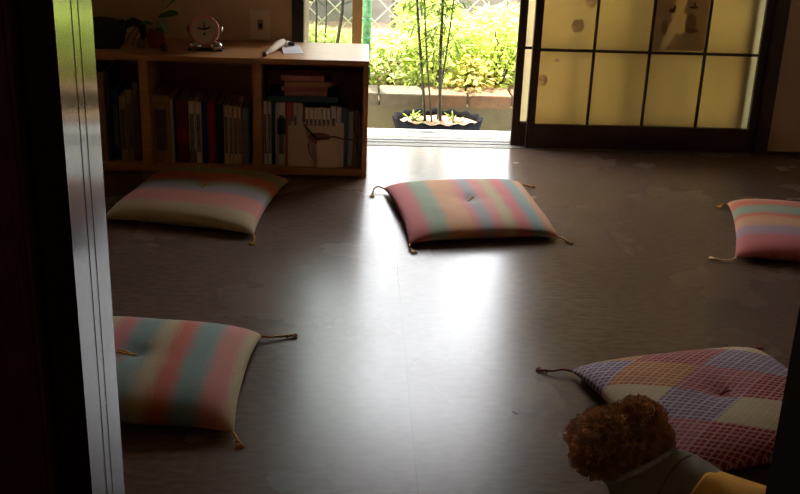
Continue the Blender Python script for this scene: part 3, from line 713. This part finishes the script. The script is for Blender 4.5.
# small specks on the floor
m_ = MB(); m_.box((-.012, -.004, .0), (.012, .004, .0012)); tag(m_.build('paper_scrap', M['white_paper'], loc=(.728, 4.595, 0)), 'tiny white scrap on the floor near the doorway', 'scrap')
m_ = MB(); m_.tube([(-.005, .006, .001), (0, 0, .0016), (.006, -.008, .001)], .001, 5); tag(m_.build('lint', M['black'], loc=(.430, 2.428, 0)), 'tiny dark bit of lint on the bare floor', 'lint')

# ------------------------------------------------------------------ dog (toy poodle in a grey shirt)
def skin_body(name, verts, edges, radii, mat, parent, lev=2):
    me = bpy.data.meshes.new(name); me.from_pydata(verts, edges, []); o = bpy.data.objects.new(name, me); link(o)
    o.modifiers.new('skin', 'SKIN')
    sv = me.skin_vertices[0] if me.skin_vertices else None
    if sv is None:
        bpy.context.view_layer.objects.active = o
        bm = bmesh.new(); bm.from_mesh(me); bm.verts.layers.skin.verify(); bm.to_mesh(me); bm.free(); sv = me.skin_vertices[0]
    for i, rr in enumerate(radii):
        sv.data[i].radius = rr if isinstance(rr, tuple) else (rr, rr); sv.data[i].use_root = (i == 0)
    sb = o.modifiers.new('sub', 'SUBSURF'); sb.levels = lev; sb.render_levels = lev
    bpy.context.view_layer.update()
    dg = bpy.context.evaluated_depsgraph_get(); ev = bpy.data.meshes.new_from_object(o.evaluated_get(dg))
    bpy.data.objects.remove(o); ev.name = name
    ev.materials.clear(); ev.materials.append(mat)
    for p in ev.polygons: p.use_smooth = True
    o2 = bpy.data.objects.new(name, ev); link(o2, parent); return o2
DOG = (.650, 1.712, 0); HEAD = math.radians(136)      # body axis: forward direction heading left and slightly away
dog = empty('dog', DOG, 'curly brown toy poodle in a grey and yellow shirt, seen from behind', 'dog', rz=HEAD); dog.scale = (1.1, 1.1, 1.08)
# local: +x forward, +y dog's left, z up
vv = [(-.10, 0, .175), (-.02, 0, .180), (.06, 0, .180), (.10, 0, .205), (.125, 0, .255), (.160, 0, .262), (.205, 0, .248),
      (.07, .045, .13), (.065, .05, .07), (.07, .05, .018), (.09, .05, .012),
      (.07, -.045, .13), (.065, -.05, .07), (.07, -.05, .018), (.09, -.05, .012),
      (-.11, .042, .14), (-.085, .05, .095), (-.125, .05, .055), (-.115, .05, .015), (-.09, .05, .012),
      (-.11, -.042, .14), (-.085, -.05, .095), (-.125, -.05, .055), (-.115, -.05, .015), (-.09, -.05, .012),
      (-.15, 0, .205), (-.165, 0, .25)]
ee = [(0,1),(1,2),(2,3),(3,4),(4,5),(5,6),(2,7),(7,8),(8,9),(9,10),(2,11),(11,12),(12,13),(13,14),(0,15),(15,16),(16,17),(17,18),(18,19),(0,20),(20,21),(21,22),(22,23),(23,24),(0,25),(25,26)]
rr = [.058, .060, .062, .045, .050, .050, .022, .026, .018, .015, .015, .026, .018, .015, .015, .034, .024, .014, .013, .014, .034, .024, .014, .013, .014, .014, .010]
body = skin_body('body', vv, ee, rr, M['skin'], dog)
# face
for s_ in (-1, 1): MB().ball((.190, s_*.028, .282), .007, 10, 8).build('eye', M['nose'], dog, smooth=True)
MB().ball((.236, 0, .256), (.009, .011, .008), 10, 8).build('nose', M['nose'], dog, smooth=True)
MB().tube([(.225, -.014, .238), (.232, 0, .235), (.225, .014, .238)], .002, 6).build('mouth', M['nose'], dog, smooth=True)
# fluffy coat: thousands of short curled tufts over lobes of hair
def fur(name, lobes, n, L0, parent, seed, curl=.5, wid=.0035, mat=None):
    rnd = random.Random(seed); m = MB(); tot = sum(l[1][0]*l[1][1]*3 for l in lobes)
    for (c, rad) in lobes:
        cnt = int(n*rad[0]*rad[1]*3/tot); m.ball(c, [x*.93 for x in rad], 16, 12)
        for _ in range(cnt):
            z = rnd.uniform(-1, 1); a = rnd.uniform(0, 2*math.pi); s_ = math.sqrt(1-z*z)
            nrm = Vector((s_*math.cos(a), s_*math.sin(a), z)); p = Vector((c[0]+nrm.x*rad[0]*.93, c[1]+nrm.y*rad[1]*.93, c[2]+nrm.z*rad[2]*.93))
            nn = noise.noise(p*55+Vector((seed, 0, 0)))
            nrm = Vector((nrm.x/rad[0], nrm.y/rad[1], nrm.z/rad[2])).normalized()
            L = L0*rnd.uniform(.6, 1.15)*(1+.5*nn)
            t1 = nrm.orthogonal().normalized(); ang = 6.28*noise.noise(p*30+Vector((9, seed, 0)))*2
            t1 = Matrix.Rotation(ang, 3, nrm) @ t1; t2 = nrm.cross(t1)
            q0 = p; q1 = p+nrm*L*.45+t1*L*curl*.55; q2 = p+nrm*L*.85+t1*L*curl*.35+t2*L*curl*.5; q3 = p+nrm*L+t2*L*curl*.1
            sd = t2*wid*.5; sd2 = t1*wid*.35
            m.add([q0-sd, q0+sd, q1-sd, q1+sd, q2-sd2, q2+sd2, q3], [(0,1,3,2), (2,3,5,4), (4,5,6)])
    return m.build(name, mat or M['fur'], parent, smooth=True)
fur('head_hair', [((.132, 0, .276), (.060, .068, .050)), ((.170, 0, .264), (.048, .050, .042)), ((.212, 0, .248), (.024, .028, .022))], 15000, .020, dog, 3)
fur('ear', [((.150, .070, .274), (.036, .026, .036))], 3800, .020, dog, 5)
fur('ear', [((.150, -.070, .274), (.036, .026, .036))], 3800, .020, dog, 6)
for sx, sy in ((.068, .05), (.068, -.05)): fur('leg_fur', [((sx, sy, .05), (.022, .020, .046))], 700, .010, dog, 11)
for sx, sy in ((-.113, .05), (-.113, -.05)): fur('leg_fur', [((sx, sy, .05), (.022, .020, .046))], 700, .010, dog, 12)
fur('tail_fur', [((-.168, 0, .26), (.026, .026, .026))], 900, .014, dog, 14)
# shirt: sleeve-like shell round the trunk with a neck collar, yellow hem at the rear
def shell(stations, name, mat, seg=32, fold=.0025, seed=0):
    m = MB(); vs = []
    for i, (c, ry, rz, tilt) in enumerate(stations):
        c = Vector(c)
        for k in range(seg):
            a = 2*math.pi*k/seg
            f = 1 + fold*30*noise.noise(Vector((math.cos(a)*2.2, math.sin(a)*2.2, i*.45+seed)))
            p = Vector((0, ry*f*math.cos(a), rz*f*math.sin(a))); p = Matrix.Rotation(tilt, 3, 'Y') @ p
            vs.append(c+p)
    n = len(stations)
    m.add(vs, [(i*seg+k, i*seg+(k+1) % seg, (i+1)*seg+(k+1) % seg, (i+1)*seg+k) for i in range(n-1) for k in range(seg)])
    o = m.build(name, mat, dog, smooth=True); sd = o.modifiers.new('thick', 'SOLIDIFY'); sd.thickness = .003; sd.offset = 1
    ss = o.modifiers.new('sub', 'SUBSURF'); ss.levels = 1; ss.render_levels = 1
    return o
shell([((-.085, 0, .182), .078, .078, 0), ((-.05, 0, .186), .083, .083, 0), ((0, 0, .190), .086, .086, 0), ((.04, 0, .194), .086, .086, -.1), ((.075, 0, .206), .080, .080, -.4), ((.098, 0, .226), .070, .068, -.75), ((.110, 0, .244), .060, .060, -.95)], 'shirt', M['shirt'])
shell([((.103, 0, .234), .0690, .0670, -.85), ((.112, 0, .247), .0640, .0640, -.95)], 'shirt_collar', M['white_trim'], fold=.001)
m_ = MB()
for a_ in range(21):
    pass
pts = []
for k in range(25):
    a = math.pi*(-.15+1.3*k/24); pts.append((.030, .0895*math.cos(a), .192+.0895*math.sin(a)))
m_.tube(pts, .0016, 6); m_.build('shirt_seam', principled('seam_dark', (.12, .11, .08), .9), dog, smooth=True)
shell([((-.150, 0, .176), .110, .100, .2), ((-.125, 0, .178), .104, .096, .1), ((-.10, 0, .182), .096, .092, 0), ((-.055, 0, .187), .0920, .0905, 0), ((-.015, 0, .189), .0890, .0890, 0)], 'yellow_skirt', M['yellow'], fold=.005, seed=4)
for s_ in (-1, 1):
    m_ = MB(); m_.tube([(.07, s_*.046, .15), (.067, s_*.05, .12), (.066, s_*.051, .095)], [.040, .033, .030], 14, cap=False); o = m_.build('sleeve', M['shirt'], dog, smooth=True)
    sd = o.modifiers.new('thick', 'SOLIDIFY'); sd.thickness = .003

# ------------------------------------------------------------------ outside
GZ = -.36; PB = -.170
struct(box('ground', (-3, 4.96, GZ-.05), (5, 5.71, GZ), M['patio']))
struct(box('ground', (-3, 5.86, -.5), (5, 12, -.035), M['soil']))
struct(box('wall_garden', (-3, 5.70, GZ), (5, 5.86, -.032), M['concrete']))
x = .155-.235*6; i = 0
gl = ['brick']
while x < 2.5:
    L_ = .235
    b = box('coping_brick', (0, 0, 0), (L_-.012, .20, .068), M['brick'] if x > .35 else M['brick_shaded'], bevel=.004, loc=(x, 5.67, -.032))
    tag(b, 'reddish brown coping brick on the low garden wall', 'brick', 'coping bricks along the garden wall')
    j_ = round((x-.155)/.235)
    b['label'] = {-1: 'shade-toned coping brick at the left edge of the doorway view, by the green post', 0: 'shade-toned brown coping brick left of the bamboo stems', 1: 'orange coping brick directly behind the bamboo stems', 2: 'orange coping brick right of the bamboo stems', 3: 'orange coping brick cut off by the paper screen edge'}.get(j_, 'coping brick of the garden wall out of sight beyond bookcase or screens')
    x += .235
struct(box('wall_bank', (-4, 8.2, -.1), (6, 8.6, .95), M['bank']))
# unseen eave over the doorway, added to keep sun off the floor
e = MB(); e.box((-3, 4.86, 1.99), (5, 5.46, 2.05)); struct(e.build('ceiling_added_eave', M['dark_wood']))

# planter
tag(box('step_stone', (.235, 5.22, GZ), (.62, 5.50, PB), M['patio'], bevel=.01), 'grey concrete step block under the black planter', 'step')
r = empty('planter', (.438, 5.362, PB), 'black scalloped oval planter just outside the doorway', 'planter')
def planter():
    m = MB(); seg = 96; vs = []
    prof = [(.80, 0, 0), (.84, .02, 0), (.93, .10, .2), (.985, .150, .8), (1.0, .168, 1), (.955, .168, 1), (.93, .140, .5), (.90, .10, 0)]
    for s_, z, w in prof:
        for k in range(seg):
            a = 2*math.pi*k/seg; f = s_*(1+.020*w*math.cos(16*a))
            vs.append((.226*f*math.cos(a), .160*f*math.sin(a), z+.006*w*math.cos(16*a)))
    n = len(prof)
    m.add(vs, [(i*seg+k, i*seg+(k+1) % seg, (i+1)*seg+(k+1) % seg, (i+1)*seg+k) for i in range(n-1) for k in range(seg)])
    m.f.append(tuple(range(seg-1, -1, -1))); m.m.append(0)
    return m.build('tub', M['pot_black'], r, smooth=True)
planter()
m_ = MB(); seg = 48; rings = 12; vs = [(0, 0, .15)]
for i in range(1, rings+1):
    for k in range(seg):
        a = 2*math.pi*k/seg; s_ = .93*i/rings; p = Vector((.226*s_*math.cos(a), .160*s_*math.sin(a), 0))
        vs.append((p.x, p.y, .135+.018*(1-(i/rings)**2)+.010*noise.noise(p*40)))
fs = [(0, 1+k, 1+(k+1) % seg) for k in range(seg)] + [(1+i*seg+k, 1+(i+1)*seg+k, 1+(i+1)*seg+(k+1) % seg, 1+i*seg+(k+1) % seg) for i in range(rings-1) for k in range(seg)]
m_.add(vs, fs); m_.build('soil', M['litter'], r, smooth=True)

def bamboo(base, top, rad, label, seed, nl, leaf_z=(.15, 1.3), side=0, dens=1.0):
    rnd = random.Random(seed); r = empty('bamboo', base, label, 'bamboo', 'bamboo stems in the planter')
    b, t_ = Vector(base), Vector(top); d = (t_-b); H = d.length; d.normalize()
    m = MB(); pts = []; rad_ = []; z = 0; n = 0
    while z < H:
        p = d*z + Vector((.004*math.sin(z*7+seed), .004*math.cos(z*5), 0)); k = 1-.5*z/H
        pts += [p, p+d*.004, p+d*.012]; rad_ += [rad*k, rad*k*1.25, rad*k]; z += .075+.02*rnd.random(); n += 1
    m.tube(pts, rad_, 8); tw = m; lf = MB()
    for i in range(nl):
        z = rnd.uniform(*leaf_z); p = d*z; a = rnd.uniform(0, 2*math.pi); o = Vector((math.cos(a), math.sin(a)*.8, rnd.uniform(.1, .6))).normalized()
        L = rnd.uniform(.05, .15); e = p+o*L; tw.tube([p, p+o*L*.5+Vector((0, 0, .006)), e], [.0014, .0011, .0008], 4)
        for k in range(rnd.randint(3, 6)):
            q = p+o*L*rnd.uniform(.4, 1.0); dd = (o+Vector((rnd.gauss(0, .5), rnd.gauss(0, .5), rnd.uniform(-.9, .1)))).normalized()
            leafmesh(lf, q, dd, (0, 0, 1), rnd.uniform(.045, .085), rnd.uniform(.008, .013), .25, 3)
    tw.build('culm', M['bamboo'], r, smooth=True); lf.build('foliage', M['leaf_d'], r, smooth=True)
pz = PB+.145
bamboo((.370, 5.35, pz), (.217, 5.35, 1.60), .0075, 'leftmost bamboo stem rising from the planter', 1, 48, (.16, 1.1))
bamboo((.402, 5.33, pz), (.250, 5.35, 1.60), .0050, 'thin second bamboo stem from the left in the planter', 2, 34, (.22, 1.1))
bamboo((.450, 5.35, pz), (.395, 5.36, 1.70), .0085, 'thickest dark bamboo stem, third from the left in the planter', 3, 44, (.25, 1.2))
bamboo((.440, 5.375, pz), (.560, 5.38, 1.60), .0048, 'thin bamboo stem leaning right, rightmost in the planter', 4, 38, (.25, 1.1))
def tuftp(base, n, L, seed, label, mat, spread=.8):
    rnd = random.Random(seed); m = MB()
    for i in range(n):
        a = rnd.uniform(0, 6.28); d = Vector((math.cos(a)*spread, math.sin(a)*spread, rnd.uniform(.3, 1.2)))
        leafmesh(m, (rnd.gauss(0, .008), rnd.gauss(0, .008), 0), d, (0, 0, 1), L*rnd.uniform(.6, 1.1), L*.16, .35, 5)
    tag(m.build('weed', mat, smooth=True, loc=base), label, 'plant')
tuftp((.315, 5.38, pz), 26, .065, 21, 'small green fern at the left of the planter', M['leaf_d'])
tuftp((.520, 5.36, pz), 16, .055, 22, 'small green sprout at the right of the planter', M['leaf_d'], .5)
tuftp((.37, 5.26, pz), 8, .06, 23, 'small pale blades at the front of the planter', M['leaf_c'])

# hedge of bushes beyond the low wall
def bush(x, y, w, h, mat, seed, label, n=1300, leaf=(.03, .055), z0=-.035, dep=.28, droop=.2):
    rnd = random.Random(seed); r = empty('bush', (x, y, z0), label, 'bush', 'bushes beyond the low wall')
    m = MB(); st = MB()
    for i in range(14):
        a = rnd.uniform(0, 6.28); e = Vector((math.cos(a)*w*.38*rnd.random(), math.sin(a)*dep*.4*rnd.random(), h*rnd.uniform(.5, .85)))
        st.tube([(e.x*.15, e.y*.15, 0), (e.x*.5, e.y*.5, e.z*.55), tuple(e)], [.005, .0035, .002], 5)
    st.build('stems', M['bark'], r, smooth=True)
    for i in range(n):
        zz = rnd.random()**.8; k = math.sqrt(max(0, 1-(zz*2-.8)**2/1.5)); a = rnd.uniform(0, 6.28); q = math.sqrt(rnd.uniform(.15, 1))
        p = Vector((math.cos(a)*w*.5*k*q, math.sin(a)*dep*k*q, .01+zz*h*(1+.15*noise.noise(Vector((x*3+math.cos(a)*2, seed, 0))))))
        d = Vector((math.cos(a)+rnd.gauss(0, .6), math.sin(a)+rnd.gauss(0, .6), rnd.uniform(-.6, .8)))
        L = rnd.uniform(*leaf); leafmesh(m, p, d, (rnd.gauss(0, .5), rnd.gauss(0, .5), 1), L, L*rnd.uniform(.35, .55), droop, 2)
    m.build('foliage', mat, r, smooth=True); return r
spec = [(-.66, 6.25, .50, .30, 'leaf_b', 'mid green bush seen through the glass at the far left'),
        (-.15, 6.15, .42, .29, 'leaf_c', 'pale bush behind the glass pane left of the doorway'),
        (.22, 6.20, .44, .27, 'leaf_c', 'pale bright bush just right of the green post'),
        (.50, 6.12, .44, .36, 'leaf_a', 'yellow green bush directly behind the bamboo stems'),
        (.82, 6.16, .50, .40, 'leaf_a', 'yellow green bush right of the bamboo, nearest the paper screen'),
        (1.20, 6.20, .55, .42, 'leaf_b', 'bush hidden partly behind the paper screens'),
        (1.75, 6.25, .65, .42, 'leaf_b', 'bush behind the right half of the paper screens'),
        (.47, 6.62, .46, .48, 'leaf_b', 'taller bush of the back row behind the bamboo'),
        (.90, 6.60, .56, .38, 'leaf_a', 'taller yellow green bush of the back row, right of the bamboo'),
        (-.42, 6.65, .46, .22, 'leaf_a', 'back row bush behind the glass pane'),
        (1.50, 6.65, .70, .52, 'leaf_b', 'back row bush behind the paper screens'),
        (.66, 5.98, .26, .20, 'leaf_tan', 'low yellowish tan tuft just over the coping bricks')]
for i, (x, y, w, h, mt, lb) in enumerate(spec): bush(x, y, w, h, M[mt], 50+i, lb, n=400 if mt == 'leaf_tan' else 1500)
for i, (x, y, lb) in enumerate(((-.05, 6.9, 'low growth at the foot of the lattice fence, left'), (.62, 6.9, 'low growth at the foot of the lattice fence, middle'), (1.25, 6.9, 'low growth at the foot of the lattice fence, right'))):
    bush(x, y, .8, .13, M['leaf_a'], 80+i, lb, 900)

# diamond lattice fence
r = empty('lattice_fence', (-1.2, 7.15, -.035), 'pale diamond cord fence behind the bushes', 'fence')
m_ = MB(); W_, H_, s_ = 4.4, 1.05, .085
k = -H_
while k < W_:
    for sg in (1, -1):
        x0, z0, x1, z1 = (k, 0, k+H_, H_) if sg > 0 else (k+H_, 0, k, H_)
        def clipx(xa, za, xb, zb):
            out = []
            for (px, pz_) in ((xa, za), (xb, zb)):
                if px < 0: t_ = (0-xa)/(xb-xa); px, pz_ = 0, za+(zb-za)*t_
                if px > W_: t_ = (W_-xa)/(xb-xa); px, pz_ = W_, za+(zb-za)*t_
                out.append((px, .004*sg, pz_))
            return out
        a, b = clipx(x0, z0, x1, z1)
        if (Vector(a)-Vector(b)).length > .03: m_.tube([a, b], .0045, 5)
    k += s_*2
m_.build('lattice', M['wire'], r, smooth=True)
for i in range(4): MB().tube([(i*W_/3, .02, 0), (i*W_/3, .02, H_+.03)], .016, 10).build('post', M['bank'], r, smooth=True)
for z in (.01, H_): MB().tube([(0, .012, z), (W_, .012, z)], .008, 8).build('rail', M['wire'], r, smooth=True)

# green post and slim trees beyond the glass pane
m_ = MB(); m_.tube([(0, 0, 0), (0, 0, .6), (0, 0, 1.5)], .024, 14)
for z in range(1, 15): m_.tube([(0, 0, z*.1), (0, 0, z*.1+.012)], .0275, 14)
tag(m_.build('garden_post', M['green_post'], smooth=True, loc=(.080, 5.98, -.035)), 'pale green round garden post beside the tan window stile', 'post')
def sapling(base, top, rad, seed, label):
    rnd = random.Random(seed); r = empty('sapling', base, label, 'tree', 'slim dark saplings beyond the glass'); b, t_ = Vector(base), Vector(top); d = t_-b
    m = MB(); m.tube([(0, 0, 0), tuple(d*.35+Vector((.012, 0, 0))), tuple(d*.7-Vector((.01, 0, 0))), tuple(d)], [rad, rad*.85, rad*.7, rad*.5], 8); m.build('trunk', M['bark'], r, smooth=True)
    l = MB(); bb = MB()
    for i in range(10):
        p = d*rnd.uniform(.35, .95); o = Vector((rnd.uniform(-1, 1), rnd.uniform(-.5, .5), rnd.uniform(.1, .9))).normalized(); L = rnd.uniform(.08, .2)
        bb.tube([p, p+o*L], [.003, .0012], 4)
        for k in range(7): leafmesh(l, p+o*L*rnd.uniform(.4, 1), (rnd.gauss(o.x, .5), rnd.gauss(0, .5), rnd.gauss(0, .5)), (0, 0, 1), .045, .02, .2, 2)
    bb.build('branches', M['bark'], r, smooth=True); l.build('foliage', M['leaf_c'], r, smooth=True)
sapling((-.115, 5.98, -.035), (.02, 6.02, 1.2), .010, 1, 'dark sapling leaning right behind the glass pane')
sapling((-.20, 5.96, -.035), (-.21, 6.0, 1.2), .007, 2, 'thin upright sapling behind the glass pane near the dark frame')
sapling((-.165, 6.05, -.035), (-.13, 6.1, 1.1), .005, 3, 'thinnest sapling behind the glass, between the other two')

# ------------------------------------------------------------------ light
wd = bpy.data.worlds.new('sky'); S.world = wd; wd.use_nodes = True; N, L = wd.node_tree.nodes, wd.node_tree.links; N.clear()
wo = N.new('ShaderNodeOutputWorld'); bg = N.new('ShaderNodeBackground'); L.new(bg.outputs[0], wo.inputs[0])
bg.inputs[0].default_value = (.95, .96, 1.0, 1); bg.inputs[1].default_value = 7.6
sl = bpy.data.lights.new('sun', 'SUN'); sl.energy = 16; sl.angle = .012; sl.color = (1, .95, .84)
so = bpy.data.objects.new('sun', sl); link(so)
el, az = math.radians(75), math.radians(-14)
d = Vector((math.sin(az)*math.cos(el), math.cos(az)*math.cos(el), math.sin(el)))
so.rotation_euler = d.to_track_quat('Z', 'Y').to_euler(); so.location = (0, 8, 6)

# ------------------------------------------------------------------ camera
yaw, pitch, roll = .050664619, .373863307, .036667621
cy, sy, cp, sp_ = math.cos(yaw), math.sin(yaw), math.cos(pitch), math.sin(pitch)
F = Vector((sy*cp, cy*cp, -sp_)); Rt = Vector((cy, -sy, 0)); U = Rt.cross(F)
R2 = Rt*math.cos(roll)+U*math.sin(roll); U2 = -Rt*math.sin(roll)+U*math.cos(roll)
cam = bpy.data.cameras.new('camera'); co = bpy.data.objects.new('camera', cam); link(co)
mt = Matrix((R2, U2, -F)).transposed().to_4x4(); mt.translation = Vector((0, 0, 1.4)); co.matrix_world = mt
cam.sensor_width = 36; cam.lens = 1100/800*36; cam.clip_start = .05; cam.clip_end = 200
S.camera = co
hl = bpy.data.lights.new('hall_fill', 'POINT'); hl.energy = 2.2; hl.shadow_soft_size = .12; hl.color = (1, .62, .42)  # added fill behind the camera, lifts the near door frame; no fixture
ho = bpy.data.objects.new('hall_fill', hl); link(ho); ho.location = (-.1, -.7, 2.05)

vs_ = S.view_settings; vs_.view_transform = 'Standard'; vs_.look = 'None'; vs_.gamma = 1; vs_.use_curve_mapping = False; vs_.exposure = .80
S.cycles.max_bounces = 14; S.cycles.diffuse_bounces = 8; S.cycles.glossy_bounces = 6; S.cycles.transmission_bounces = 8; S.cycles.transparent_max_bounces = 12
S.cycles.use_denoising = True
S.cycles.sample_clamp_indirect = 12; S.cycles.caustics_reflective = False; S.cycles.caustics_refractive = False
